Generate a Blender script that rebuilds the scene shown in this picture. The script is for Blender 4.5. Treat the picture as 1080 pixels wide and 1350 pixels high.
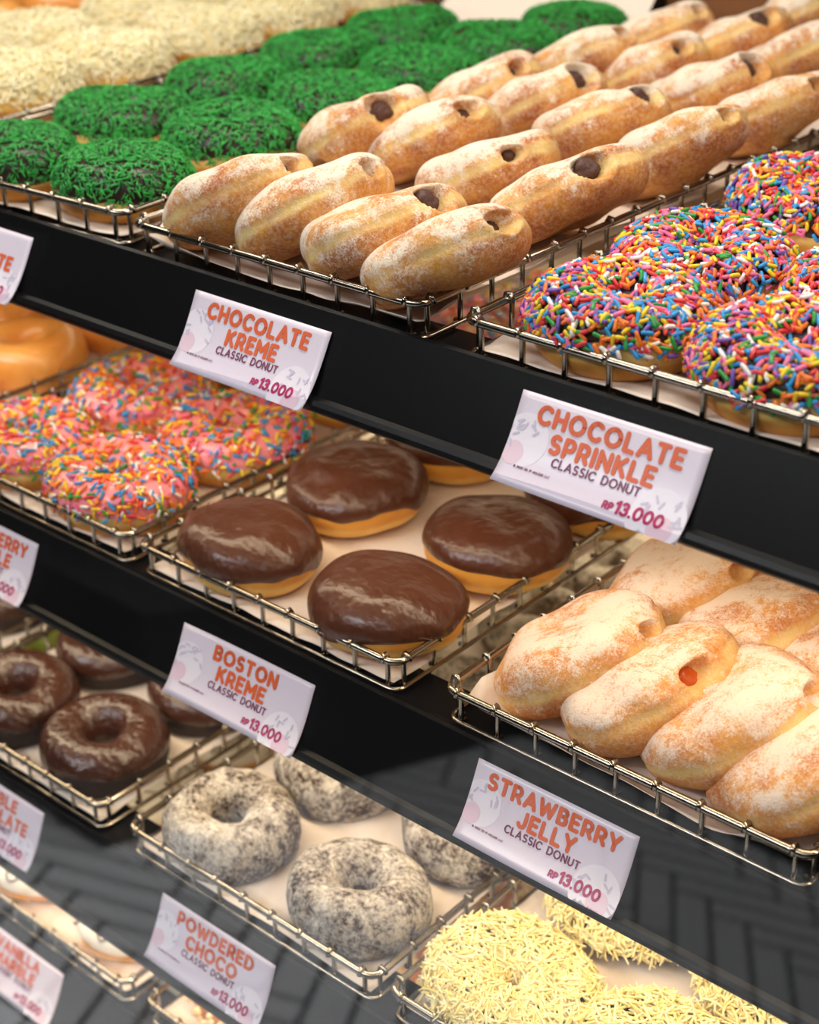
import bpy, math, random
import numpy as np
from mathutils import Vector, Matrix

# ------------------------------------------------------------------ clear
for o in list(bpy.data.objects):
    bpy.data.objects.remove(o, do_unlink=True)
SC = bpy.context.scene
COL = SC.collection
W = 0.22                       # width of one wire tray in metres
EYE = Vector((0.528, 0.0, 1.55))
def P(X, Y, Z):                # tray-width units, measured from the eye -> metres
    return Vector((EYE.x + X * W, EYE.y + Y * W, EYE.z + Z * W))

# ------------------------------------------------------------------ camera
yaw, pit, rol = 0.719489844, 0.490191687, -0.0188412543
fwd = Vector((-math.sin(yaw) * math.cos(pit), math.cos(yaw) * math.cos(pit), -math.sin(pit)))
rt = Vector((math.cos(yaw), math.sin(yaw), 0)); up = rt.cross(fwd)
r2 = rt * math.cos(rol) + up * math.sin(rol); u2 = r2.cross(fwd)
cd = bpy.data.cameras.new('camera'); cam = bpy.data.objects.new('camera', cd); COL.objects.link(cam)
mw = Matrix((r2, u2, -fwd)).transposed().to_4x4(); mw.translation = EYE
cam.matrix_world = mw
cd.sensor_fit = 'VERTICAL'; cd.sensor_height = 36; cd.sensor_width = 36
cd.lens = 2103.9 / 1350 * 36
cd.clip_start = 0.02; cd.clip_end = 60
cd.dof.use_dof = True; cd.dof.focus_distance = 0.84; cd.dof.aperture_fstop = 7.5
SC.camera = cam

# ------------------------------------------------------------------ world, lights, exposure
SC.view_settings.view_transform = 'Standard'; SC.view_settings.look = 'None'
SC.view_settings.gamma = 1.0; SC.view_settings.use_curve_mapping = False
SC.view_settings.exposure = 0.0
wd = bpy.data.worlds.new('shop_air'); SC.world = wd; wd.use_nodes = True
wd.node_tree.nodes['Background'].inputs[0].default_value = (1.0, 0.93, 0.86, 1)
wd.node_tree.nodes['Background'].inputs[1].default_value = 0.08
def area(name, loc, sx, sy, power, color, rot=(0, 0, 0)):
    l = bpy.data.lights.new(name, 'AREA'); l.shape = 'RECTANGLE'; l.size = sx; l.size_y = sy
    l.energy = power; l.color = color
    o = bpy.data.objects.new(name, l); COL.objects.link(o); o.location = loc; o.rotation_euler = rot
    return o
WARM = (1.0, 0.80, 0.55); NEUT = (1.0, 0.90, 0.77); COOL = (0.95, 0.96, 1.0)
# rail heights (below the eye) and rail fronts of the four tiers
RH = [1.3254, 2.2503, 3.1245, 3.900]
RY = [2.655, 2.525, 2.320, 2.345]
TH = 0.099                                         # tray height
SZ = [-(h + TH) for h in RH]                       # shelf surface
# fascia: top edge (dy behind rail, drop below rail) and bottom edge drop
FT = [(-.02, .068), (-.02, .090), (-.02, .095), (-.02, .095)]
FB = [.292, .338, .367, .345]
for k in range(3):
    area('shelf_led_light', P(-3.0, RY[k] + .10, SZ[k] - .075), 6.4 * W, .05 * W * 2, [1.75, 2.0, 2.3][k], WARM, (math.radians(-14), 0, 0))
    area('shelf_led_light', P(-3.0, RY[k] + 2.2, SZ[k] - .06), 6.4 * W, .05 * W * 2, [1.5, 2.3, 1.6][k], WARM, (0, 0, 0))
area('canopy_light', P(-3.0, 3.1, .75), 7 * W, .25 * W, 6.0, NEUT, (math.radians(-8), 0, 0))
area('canopy_light', P(-3.0, 5.0, .75), 7 * W, .25 * W, 3.6, NEUT, (0, 0, 0))
area('ceiling_light', (-0.6, -1.2, 2.85), 2.4, .5, 30, COOL, (0, 0, 0))
area('ceiling_light', (-0.9, -1.5, 2.85), 1.6, .5, 50, COOL, (0, 0, 0))
sl = bpy.data.lights.new('added_floor_spot', 'SPOT'); sl.energy = 330; sl.spot_size = math.radians(34); sl.spot_blend = .6; sl.shadow_soft_size = .06; sl.color = COOL  # spot added to brighten the floor mirrored low in the front glass
so_ = bpy.data.objects.new('added_floor_spot', sl); COL.objects.link(so_); so_.location = (-1.15, -.55, 2.85)
area('ceiling_light', (1.6, -1.6, 2.85), 2.4, .5, 18, COOL, (0, 0, 0))

# ------------------------------------------------------------------ node helpers
def lin(c):
    return tuple(((v / 255) / 12.92 if v / 255 <= .04045 else ((v / 255 + .055) / 1.055) ** 2.4) for v in c) + (1,)
class N:
    def __init__(s, name):
        s.m = bpy.data.materials.new(name); s.m.use_nodes = True
        s.t = s.m.node_tree; s.b = s.t.nodes['Principled BSDF']
    def n(s, typ, **kw):
        x = s.t.nodes.new(typ)
        for k, v in kw.items(): setattr(x, k, v)
        return x
    def l(s, a, b): s.t.links.new(a, b)
    def set(s, **kw):
        for k, v in kw.items(): s.b.inputs[k.replace('_', ' ')].default_value = v
        return s
    def coord(s, which='Object'):
        return s.n('ShaderNodeTexCoord').outputs[which]
    def noise(s, scale, detail=4, rough=.6, vec=None, dist=0):
        x = s.n('ShaderNodeTexNoise'); x.inputs['Scale'].default_value = scale; x.inputs['Detail'].default_value = detail
        x.inputs['Roughness'].default_value = rough; x.inputs['Distortion'].default_value = dist
        s.l(vec or s.coord(), x.inputs['Vector']); return x.outputs['Fac']
    def ramp(s, fac, stops, interp='LINEAR'):
        x = s.n('ShaderNodeValToRGB'); r = x.color_ramp; r.interpolation = interp
        while len(r.elements) < len(stops): r.elements.new(.5)
        for e, (p, c) in zip(r.elements, stops):
            e.position = p; e.color = c if isinstance(c, tuple) else (c, c, c, 1)
        s.l(fac, x.inputs[0]); return x.outputs[0]
    def math(s, op, a, b=None, c=None):
        x = s.n('ShaderNodeMath', operation=op)
        for i, v in enumerate((a, b, c)):
            if v is None: continue
            if isinstance(v, (int, float)): x.inputs[i].default_value = v
            else: s.l(v, x.inputs[i])
        return x.outputs[0]
    def mix(s, fac, a, b):
        x = s.n('ShaderNodeMix', data_type='RGBA')
        if isinstance(fac, (int, float)): x.inputs[0].default_value = fac
        else: s.l(fac, x.inputs[0])
        for i, v in ((6, a), (7, b)):
            if isinstance(v, tuple): x.inputs[i].default_value = v
            else: s.l(v, x.inputs[i])
        return x.outputs[2]
    def col(s, c):
        if isinstance(c, tuple): s.b.inputs['Base Color'].default_value = c
        else: s.l(c, s.b.inputs['Base Color'])
        return s
    def bump(s, h, strength=.3, dist=.001):
        x = s.n('ShaderNodeBump'); x.inputs['Strength'].default_value = strength; x.inputs['Distance'].default_value = dist
        s.l(h, x.inputs['Height']); s.l(x.outputs[0], s.b.inputs['Normal']); return s
    def objz(s):
        x = s.n('ShaderNodeSeparateXYZ'); s.l(s.coord(), x.inputs[0]); return x.outputs[2]
    def rnd(s):
        return s.n('ShaderNodeObjectInfo').outputs['Random']

def simple(name, c, rough=.5, metal=0., coat=0., spec=.5):
    m = N(name).set(Roughness=rough, Metallic=metal, Coat_Weight=coat, Specular_IOR_Level=spec); m.col(lin(c)); return m.m

def dough_mat(name, gold, pale, band, bandc=0.0, dark=(150, 80, 25)):
    m = N(name).set(Roughness=.55, Specular_IOR_Level=.35)
    z = m.objz()
    a = m.math('ABSOLUTE', m.math('SUBTRACT', z, bandc))
    w = m.math('ADD', a, m.math('MULTIPLY', m.math('SUBTRACT', m.noise(60, 3), .5), band * 1.1))
    mr = m.n('ShaderNodeMapRange', interpolation_type='SMOOTHSTEP')
    m.l(w, mr.inputs[0]); mr.inputs[1].default_value = band * .3; mr.inputs[2].default_value = band * 1.7
    mr.inputs[3].default_value = 1; mr.inputs[4].default_value = 0
    gl = m.mix(m.ramp(m.noise(38, 4), [(.35, 0.), (.72, .7)]), lin(gold), lin(dark))
    m.col(m.mix(mr.outputs[0], gl, lin(pale)))
    m.bump(m.noise(260, 4), .25, .0012)
    return m.m

def sugar_mat(name, gold, dark, pale, sugar, t, amount, band):
    """golden dough, pale waist band, coat of sugar that clings in drifts"""
    m = N(name).set(Roughness=.8, Specular_IOR_Level=.25)
    z = m.objz(); rv = m.rnd()
    off = m.n('ShaderNodeVectorMath', operation='ADD'); m.l(m.coord(), off.inputs[0])
    cx = m.n('ShaderNodeCombineXYZ'); m.l(m.math('MULTIPLY', rv, 7.), cx.inputs[0]); m.l(m.math('MULTIPLY', rv, 3.), cx.inputs[1])
    m.l(cx.outputs[0], off.inputs[1]); v = off.outputs[0]
    a = m.math('ABSOLUTE', z)
    w = m.math('ADD', a, m.math('MULTIPLY', m.math('SUBTRACT', m.noise(45, 3, vec=v), .5), band * 1.6))
    mr = m.n('ShaderNodeMapRange', interpolation_type='SMOOTHSTEP')
    m.l(w, mr.inputs[0]); mr.inputs[1].default_value = band * .2; mr.inputs[2].default_value = band * 1.3
    mr.inputs[3].default_value = 1; mr.inputs[4].default_value = 0
    base = m.mix(m.ramp(m.noise(40, 3, vec=v), [(.38, 0.), (.66, 1.)]), lin(gold), lin(dark))
    base = m.mix(m.math('MULTIPLY', mr.outputs[0], m.ramp(m.noise(24, 2, vec=v), [(.36, .12), (.62, .75)])), base, lin(pale))
    base = m.mix(m.ramp(m.noise(420, 5, .75, vec=v), [(.44, .0), (.70, .42)]), base, lin(sugar))
    drift = m.noise(30, 5, .62, vec=v, dist=.6)
    grain = m.noise(900, 3, .7, vec=v)
    mid = m.noise(170, 5, .7, vec=v)
    s = m.math('ADD', m.math('MULTIPLY', drift, .85), m.math('ADD', m.math('MULTIPLY', grain, .52), m.math('MULTIPLY', mid, .50)))
    s = m.math('ADD', s, m.math('MULTIPLY', z, .16 / t))
    s = m.math('SUBTRACT', s, m.math('MULTIPLY', mr.outputs[0], .08))
    mask = m.ramp(m.math('MULTIPLY', s, .55), [(max(0, .62 - amount), 0.), (.62 - amount + .09, 1.)])
    m.col(m.mix(m.math('MULTIPLY', mask, .88), base, lin(sugar)))
    m.bump(m.math('ADD', m.math('MULTIPLY', grain, .6), m.math('MULTIPLY', mid, 1.2)), .55, .0016)
    return m.m

def powder_mat(name):
    m = N(name).set(Roughness=.92, Specular_IOR_Level=.15)
    rv = m.rnd()
    off = m.n('ShaderNodeVectorMath', operation='ADD'); m.l(m.coord(), off.inputs[0])
    cx = m.n('ShaderNodeCombineXYZ'); m.l(m.math('MULTIPLY', rv, 7.), cx.inputs[0]); m.l(m.math('MULTIPLY', rv, 3.), cx.inputs[1])
    m.l(cx.outputs[0], off.inputs[1]); v = off.outputs[0]
    z = m.objz()
    drift = m.noise(42, 4, .6, vec=v, dist=.8); fine = m.noise(330, 6, .75, vec=v); mid = m.noise(130, 5, .7, vec=v, dist=1.2)
    s = m.math('ADD', m.math('MULTIPLY', drift, .75), m.math('ADD', m.math('MULTIPLY', fine, .75), m.math('MULTIPLY', mid, .5)))
    s = m.math('ADD', s, m.math('MULTIPLY', z, 3.2))
    mask = m.ramp(m.math('MULTIPLY', s, .5), [(.455, 0.), (.53, .5), (.62, 1.)])
    m.col(m.mix(mask, lin((62, 42, 32)), lin((236, 224, 208))))
    m.bump(m.math('ADD', fine, mid), .7, .0018)
    return m.m

def icing_mat(name, c, c2, rough, bs=28, strength=.35, dist=.004, coat=.0, fine=0.):
    m = N(name).set(Roughness=rough, Coat_Weight=coat, Coat_Roughness=.12, Specular_IOR_Level=.5)
    m.col(m.mix(m.noise(24, 3), lin(c), lin(c2)))
    h = m.noise(bs, 3, .5)
    if fine: h = m.math('ADD', h, m.math('MULTIPLY', m.noise(220, 3), fine))
    m.bump(h, strength, dist)
    return m.m

MAT = {}
MAT['chrome'] = N('chrome_wire').set(Metallic=1., Roughness=.17).col(lin((174, 164, 150))).m
MAT['black'] = N('black_rail').set(Roughness=.32, Specular_IOR_Level=.14).col(lin((12, 12, 14))).m
MAT['dough'] = dough_mat('dough_golden', (214, 150, 62), (238, 202, 120), .0040, -.001)
MAT['dough_boston'] = dough_mat('dough_boston', (224, 158, 66), (240, 196, 110), .004, -.010, (196, 122, 44))
MAT['glazed'] = N('glazed_dough').set(Roughness=.28, Coat_Weight=.4, Coat_Roughness=.15).m
_m = N('glazed_ring').set(Roughness=.3, Coat_Weight=.35, Coat_Roughness=.15)
_m.col(_m.mix(_m.ramp(_m.noise(30, 3), [(.35, 0.), (.7, 1.)]), lin((242, 172, 88)), lin((228, 144, 58)))); _m.bump(_m.noise(70, 3), .2, .002); MAT['glazed'] = _m.m
MAT['choc_dark'] = icing_mat('dark_chocolate_icing', (58, 36, 32), (44, 28, 26), .35, 40)
MAT['choc'] = icing_mat('chocolate_icing', (92, 48, 28), (72, 37, 22), .33, 42, .65, .007, .12, .05)
MAT['choc_gl'] = icing_mat('double_chocolate_glaze', (78, 42, 28), (54, 29, 20), .25, 58, .75, .007, .3, .12)
MAT['choc_cake'] = icing_mat('chocolate_cake', (48, 30, 24), (34, 22, 19), .75, 160, .7, .003)
MAT['pink'] = icing_mat('pink_icing', (252, 160, 164), (248, 138, 148), .32, 30, .3, .004, .2)
MAT['white'] = icing_mat('white_icing', (244, 236, 224), (238, 228, 212), .3, 30, .2, .003, .2)
MAT['green_ic'] = icing_mat('pistachio_icing', (170, 180, 60), (150, 164, 50), .35, 30)
MAT['cream_ic'] = icing_mat('cream_icing', (240, 224, 178), (232, 210, 150), .5, 60, .4, .003)
MAT['caramel'] = icing_mat('caramel_icing', (212, 130, 50), (190, 104, 36), .35, 60, .4, .003)
MAT['powder'] = powder_mat('powdered_chocolate_cake')
MAT['shell'] = sugar_mat('sugared_shell', (220, 152, 62), (170, 90, 32), (240, 214, 138), (240, 228, 210), .0188, .118, .0042)
MAT['jelly_shell'] = sugar_mat('sugared_jelly_shell', (226, 156, 74), (196, 112, 46), (240, 214, 140), (242, 224, 208), .0205, .092, .0046)
MAT['kreme'] = icing_mat('chocolate_filling', (92, 56, 46), (66, 38, 32), .6, 160, .8, .003)
MAT['jelly'] = icing_mat('jelly_filling', (206, 100, 34), (176, 60, 22), .2, 60)
MAT['spr_green'] = simple('green_sprinkle', (24, 150, 46), .4)
MAT['spr_green_light'] = simple('green_sprinkle_light', (48, 176, 62), .4)
MAT['spr_green_dark'] = simple('green_sprinkle_deep', (14, 116, 38), .4)
RB = [('blue', (42, 150, 214)), ('red', (216, 52, 58)), ('orange', (240, 122, 40)), ('yellow', (242, 206, 40)), ('green', (46, 150, 62)), ('pink', (236, 116, 160)), ('violet', (112, 80, 168)), ('white', (240, 234, 228))]
for n_, c_ in RB: MAT['spr_' + n_] = simple(n_ + '_sprinkle', c_, .35)
MAT['cheese'] = simple('grated_yellow_cheese', (250, 230, 154), .6)
MAT['cheese2'] = simple('grated_pale_cheese', (252, 240, 188), .6)
MAT['wcheese'] = simple('grated_white_cheese', (248, 240, 206), .6)
MAT['wcheese2'] = simple('grated_cream_cheese', (246, 232, 182), .6)
MAT['peanut'] = simple('chopped_peanut', (232, 194, 132), .6)
MAT['peanut2'] = simple('chopped_peanut_pale', (242, 216, 166), .6)
MAT['card'] = N('card_stock').set(Roughness=.38, Coat_Weight=.25, Coat_Roughness=.2).col(lin((226, 214, 228))).m
MAT['card_pink'] = simple('card_print_blush', (230, 200, 214), .4)
MAT['card_pale'] = simple('card_print_pale', (236, 228, 238), .4)
MAT['card_lav'] = simple('card_print_lavender', (204, 194, 214), .4)
MAT['ink_or'] = simple('orange_ink', (222, 96, 44), .45)
MAT['ink_mag'] = simple('magenta_ink', (176, 26, 92), .45)
MAT['ink_plum'] = simple('plum_ink', (120, 40, 80), .45)
m_ = N('waxed_paper').set(Roughness=.45, Specular_IOR_Level=.4); m_.col(lin((232, 216, 202))); m_.bump(m_.noise(26, 3, dist=1.), .5, .004); MAT['paper'] = m_.m
# thin clear glass: see-through body, mirror film that grows towards grazing angles, a faint tint
def glass_mat(name, f0, tint):
    m = N(name); t = m.t
    g = m.n('ShaderNodeNewGeometry'); d = m.n('ShaderNodeVectorMath', operation='DOT_PRODUCT')
    m.l(g.outputs['Incoming'], d.inputs[0]); m.l(g.outputs['Normal'], d.inputs[1])
    c = m.math('SUBTRACT', 1., m.math('ABSOLUTE', d.outputs['Value']))
    F = m.math('ADD', m.math('MULTIPLY', m.math('POWER', c, 5.), 1 - f0), f0)
    tr = m.n('ShaderNodeBsdfTransparent'); tr.inputs[0].default_value = tint
    gl = m.n('ShaderNodeBsdfGlossy'); gl.inputs['Roughness'].default_value = 0.0
    mx = m.n('ShaderNodeMixShader'); m.l(F, mx.inputs[0]); m.l(tr.outputs[0], mx.inputs[1]); m.l(gl.outputs[0], mx.inputs[2])
    m.l(mx.outputs[0], t.nodes['Material Output'].inputs['Surface']); return m.m
MAT['glass'] = glass_mat('clear_glass', .055, (.99, .995, .99, 1))
MAT['glass_shelf'] = glass_mat('shelf_glass', .03, (.97, .985, .975, 1))
m_ = N('floor_tile').set(Roughness=.45); m_.col(m_.mix(m_.noise(9, 4), lin((196, 196, 196)), lin((214, 214, 212)))); MAT['tile'] = m_.m
MAT['grout'] = simple('floor_grout', (40, 40, 42), .9)
m_ = N('room_wall').set(Roughness=.8); m_.col(m_.mix(m_.noise(3, 3), lin((44, 40, 38)), lin((54, 48, 44)))); MAT['roomwall'] = m_.m
m_ = N('ceiling_paint').set(Roughness=.9); m_.col(m_.mix(m_.noise(2, 2), lin((60, 58, 56)), lin((68, 66, 64)))); MAT['ceil'] = m_.m
m_ = N('plank_wall').set(Roughness=.5)
br = m_.n('ShaderNodeTexBrick'); br.inputs['Scale'].default_value = 1.0; br.inputs['Brick Width'].default_value = .5; br.inputs['Row Height'].default_value = .045
br.inputs['Mortar Size'].default_value = .0016; br.inputs['Color1'].default_value = lin((150, 100, 62)); br.inputs['Color2'].default_value = lin((134, 86, 52)); br.inputs['Mortar'].default_value = lin((52, 32, 20))
mp = m_.n('ShaderNodeMapping'); mp.inputs['Rotation'].default_value = (math.radians(90), 0, 0); m_.l(m_.coord(), mp.inputs[0]); m_.l(mp.outputs[0], br.inputs[0])
m_.col(m_.mix(m_.math('MULTIPLY', m_.noise(14, 4), .4), br.outputs[0], lin((96, 60, 36)))); MAT['plank'] = m_.m
MAT['darkblock'] = simple('added_block_dark', (22, 19, 18), .6)  # even dark colour for the unseen boxes added to darken reflections
MAT['lamp'] = N('lamp_diffuser').set(Emission_Strength=1.5).m
MAT['lamp'].node_tree.nodes['Principled BSDF'].inputs['Emission Color'].default_value = (1, .95, .88, 1)
MAT['grey'] = simple('grey_cabinet', (120, 120, 120), .5)

# ------------------------------------------------------------------ mesh helpers
def mesh(name, V, F, mats, mi=None, smooth=True):
    me = bpy.data.meshes.new(name)
    me.from_pydata([tuple(map(float, v)) for v in V], [], [tuple(map(int, f)) for f in F])
    for m in mats: me.materials.append(MAT[m])
    if mi is not None: me.polygons.foreach_set('material_index', np.asarray(mi, dtype=np.int32))
    if smooth: me.polygons.foreach_set('use_smooth', [True] * len(me.polygons))
    me.update(); return me
def obj(name, me, parent=None, loc=(0, 0, 0), rot=(0, 0, 0)):
    o = bpy.data.objects.new(name, me); COL.objects.link(o); o.location = loc; o.rotation_euler = rot
    if parent: o.parent = parent
    return o
def thing(name, label, cat, group=None, loc=(0, 0, 0), rot=None, me=None):
    o = bpy.data.objects.new(name, me); COL.objects.link(o); o.location = loc
    if rot is not None: o.rotation_euler = rot
    o['label'] = label; o['category'] = cat
    if group: o['group'] = group
    return o
def copy_tree(o, parent=None):
    c = o.copy(); COL.objects.link(c)
    if parent: c.parent = parent
    for ch in list(o.children): copy_tree(ch, c)
    return c
def join(parts):
    V = []; F = []; mi = []; n = 0
    for p in parts:
        v, f = p[0], p[1]
        V.append(np.asarray(v, float)); F += [tuple(i + n for i in q) for q in f]; n += len(v)
        mi += [p[2] if len(p) > 2 else 0] * len(f)
    return np.concatenate(V), F, mi
def box(a, b):
    x0, y0, z0 = a; x1, y1, z1 = b
    V = [(x0, y0, z0), (x1, y0, z0), (x1, y1, z0), (x0, y1, z0), (x0, y0, z1), (x1, y0, z1), (x1, y1, z1), (x0, y1, z1)]
    return V, [(0, 3, 2, 1), (4, 5, 6, 7), (0, 1, 5, 4), (1, 2, 6, 5), (2, 3, 7, 6), (3, 0, 4, 7)]
def gridfaces(nu, nv, closeu=True):
    F = []
    for j in range(nv - 1):
        for i in range(nu if closeu else nu - 1):
            a = j * nu + i; b = j * nu + (i + 1) % nu
            F.append((a, b, b + nu, a + nu))
    return F
def tube(path, r, seg=8, closed=False):
    pts = [Vector(p) for p in path]; n = len(pts); V = []
    for i, p in enumerate(pts):
        if closed: t = (pts[(i + 1) % n] - pts[i - 1])
        else: t = pts[min(i + 1, n - 1)] - pts[max(i - 1, 0)]
        t.normalize()
        a = Vector((0, 0, 1)) if abs(t.z) < .9 else Vector((1, 0, 0))
        x = t.cross(a).normalized(); y = x.cross(t)
        for k in range(seg):
            w = 2 * math.pi * k / seg; V.append(p + x * (r * math.cos(w)) + y * (r * math.sin(w)))
    F = []
    for i in range(n if closed else n - 1):
        for k in range(seg):
            j = (i + 1) % n
            F.append((i * seg + k, i * seg + (k + 1) % seg, j * seg + (k + 1) % seg, j * seg + k))
    if not closed:
        F.append(tuple(range(seg))[::-1]); F.append(tuple(range((n - 1) * seg, n * seg)))
    return V, F
_rng = np.random.default_rng(7)
def wob(p, scale, seed, n=7):
    """smooth pseudo-noise: a sum of random plane waves, about -1..1"""
    g = np.random.default_rng(seed); p = np.asarray(p); out = np.zeros(p.shape[0])
    for i in range(n):
        d = g.normal(size=3); d /= np.linalg.norm(d)
        k = scale * g.uniform(.6, 1.6); out += np.sin(p @ d * k + g.uniform(0, 6.28))
    return out / math.sqrt(n) / 1.2

# ------------------------------------------------------------------ pastry surfaces (metres, centred on z = 0)
def ring_pt(u, v, off, D, T, hole, seed):
    R = D / 2; a = (R - hole) / 2; Rm = R - a; b = T / 2
    cu, su, cv, sv = np.cos(u), np.sin(u), np.cos(v), np.sin(v)
    rr = Rm + a * np.sign(cv) * np.abs(cv) ** .88; z = b * np.sign(sv) * np.abs(sv) ** .92
    nr = cv * b; nz = sv * a; l = np.sqrt(nr ** 2 + nz ** 2); nr, nz = nr / l, nz / l
    p0 = np.stack([cu * Rm, su * Rm, 0 * u], -1)
    k = .0016 * wob(np.stack([cu * rr, su * rr, z], -1), 55, seed) + .0012 * wob(p0, 90, seed + 1)
    sq = 1 + .025 * np.cos(2 * u + seed) + .015 * np.cos(3 * u + 2 * seed)
    rr = rr * sq + nr * (off + k); z = z + nz * (off + k)
    z = np.maximum(z, -b * .86)
    return np.stack([cu * rr, su * rr, z], -1), np.stack([cu * nr, su * nr, nz], -1)
def disc_pt(u, t, off, R, b, seed, pr=.55, pz=.95, lump=.0016):
    cu, su = np.cos(u), np.sin(u); ct, st = np.cos(t), np.sin(t)
    r = R * np.abs(ct) ** pr; z = b * np.sign(st) * np.abs(st) ** pz
    nr, nz = ct * b, st * R; l = np.sqrt(nr ** 2 + nz ** 2) + 1e-9; nr, nz = nr / l, nz / l
    k = lump * wob(np.stack([cu * r, su * r, z * 1.5], -1), 60, seed) + lump * .6 * wob(np.stack([cu * r, su * r, z], -1), 140, seed + 3)
    sq = 1 + .02 * np.cos(2 * u + seed) + .014 * np.cos(3 * u + seed * 2)
    r = np.maximum(0, r * sq + nr * (off + k)); z = z + nz * (off + k)
    return np.stack([cu * r, su * r, z], -1), np.stack([cu * nr, su * nr, nz], -1)
def ring_mesh(name, mat, D, T, hole, seed, nu=72, nv=30):
    v, u = np.meshgrid(np.linspace(-math.pi, math.pi, nv), np.linspace(0, 2 * math.pi, nu, endpoint=False), indexing='ij')
    p, _ = ring_pt(u.ravel(), v.ravel(), 0., D, T, hole, seed)
    return mesh(name, p, gridfaces(nu, nv), [mat])
def cap_profile(s, th): return th * (np.clip(1 - np.abs(2 * s - 1) ** 5, 0, 1)) ** .6 - .0004
def ring_icing(name, mat, D, T, hole, seed, th=.002, v0=-.05, wav=.22, v1=3.35, nu=96, nv=26):
    s, u = np.meshgrid(np.linspace(0, 1, nv), np.linspace(0, 2 * math.pi, nu, endpoint=False), indexing='ij')
    s, u = s.ravel(), u.ravel(); p = np.stack([np.cos(u), np.sin(u), 0 * u], -1)
    a = v0 + wav * wob(p, 5, seed + 9) + wav * .35 * wob(p, 12, seed + 11); b = v1 + .15 * wob(p, 4, seed + 5)
    q, _ = ring_pt(u, a + (b - a) * s, cap_profile(s, th), D, T, hole, seed)
    return mesh(name, q, gridfaces(nu, nv), [mat])
def disc_mesh(name, mat, R, b, seed, nu=64, nv=30, **kw):
    t, u = np.meshgrid(np.linspace(-math.pi / 2 + .02, math.pi / 2 - .02, nv), np.linspace(0, 2 * math.pi, nu, endpoint=False), indexing='ij')
    p, _ = disc_pt(u.ravel(), t.ravel(), 0., R, b, seed, **kw)
    p[:, 2] = np.maximum(p[:, 2], -b * .9)
    F = gridfaces(nu, nv); F.append(tuple(range(nu))[::-1]); F.append(tuple(range((nv - 1) * nu, nv * nu)))
    return mesh(name, p, F, [mat])
def disc_icing(name, mat, R, b, seed, th=.0022, t0=.0, wav=.14, nu=112, nv=30, **kw):
    s, u = np.meshgrid(np.linspace(0, 1, nv), np.linspace(0, 2 * math.pi, nu, endpoint=False), indexing='ij')
    s, u = s.ravel(), u.ravel(); p = np.stack([np.cos(u), np.sin(u), 0 * u], -1)
    a = t0 + wav * wob(p, 4, seed + 9) + wav * .3 * wob(p, 11, seed + 11)
    e = th * (np.clip(1 - (1 - s) ** 7, 0, 1)) ** .6 - .0004
    q, _ = disc_pt(u, a + (math.pi / 2 - .01 - a) * s, e, R, b, seed, **kw)
    q[:, 2] += s ** 2 * (.0010 * wob(q, 110, seed + 21) + .0006 * wob(q, 260, seed + 22))
    F = gridfaces(nu, nv); F.append(tuple(range((nv - 1) * nu, nv * nu)))
    return mesh(name, q, F, [mat])

def rods(C, T, Nn, L, r, seed, seg=5, bend=.0, ncol=1, flat=1.):
    """many little capsules (sprinkles, shreds): centres C, directions T, normals Nn"""
    g = np.random.default_rng(seed); n = len(C)
    B = np.cross(T, Nn); Nn = np.cross(B, T)
    prof = [(-.5, .25), (-.44, .85), (-.2, 1.), (.2, 1.), (.44, .85), (.5, .25)]
    K = len(prof); V = np.zeros((n, K, seg, 3)); Ls = L * g.uniform(.75, 1.2, n); bd = g.normal(0, bend, (n, 2)) * Ls[:, None]
    for k, (s, q) in enumerate(prof):
        c = C + T * (Ls * s)[:, None] + (B * bd[:, :1] + Nn * bd[:, 1:]) * (4 * s * s)
        for j in range(seg):
            w = 2 * math.pi * j / seg
            V[:, k, j] = c + r * q * (B * math.cos(w) + Nn * math.sin(w) * flat)
    V = V.reshape(-1, 3); F = []; mi = []; cols = g.integers(0, ncol, n)
    loc = []
    for k in range(K - 1):
        for j in range(seg):
            loc.append((k * seg + j, k * seg + (j + 1) % seg, (k + 1) * seg + (j + 1) % seg, (k + 1) * seg + j))
    ca = tuple(range(seg))[::-1]; cb = tuple(range((K - 1) * seg, K * seg))
    for i in range(n):
        o = i * K * seg
        F += [tuple(o + q for q in f) for f in loc]; F.append(tuple(o + q for q in ca)); F.append(tuple(o + q for q in cb))
        mi += [cols[i]] * (len(loc) + 2)
    return V, F, mi
def tang(Nn, g, tilt=0.):
    t = g.normal(size=Nn.shape); t -= Nn * np.sum(t * Nn, 1, keepdims=True)
    t /= np.linalg.norm(t, axis=1, keepdims=True)
    if tilt: t = t + Nn * g.normal(0, tilt, (len(t), 1)); t /= np.linalg.norm(t, axis=1, keepdims=True)
    return t
def sprinkle_ring(name, mats, D, T, hole, seed, n, L, r, va=-.12, vb=3.3, th=.002, lift=.8, bend=.03, tilt=.1, layers=.8, cover=None):
    g = np.random.default_rng(seed + 77); u = []; v = []
    while len(u) < n:                                   # even cover per surface area
        uu = g.uniform(0, 2 * math.pi); vv = g.uniform(va, vb)
        if g.uniform() < (.62 + .38 * math.cos(vv)) and (cover is None or g.uniform() < cover(vv)): u.append(uu); v.append(vv)
    u = np.array(u); v = np.array(v)
    off = th + r * lift + g.uniform(0, 1, n) ** 2 * r * layers * 2
    p, nn = ring_pt(u, v, off, D, T, hole, seed)
    V, F, mi = rods(p, tang(nn, g, tilt), nn, L, r, seed, bend=bend, ncol=len(mats))
    return mesh(name, V, F, mats, mi)
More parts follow.
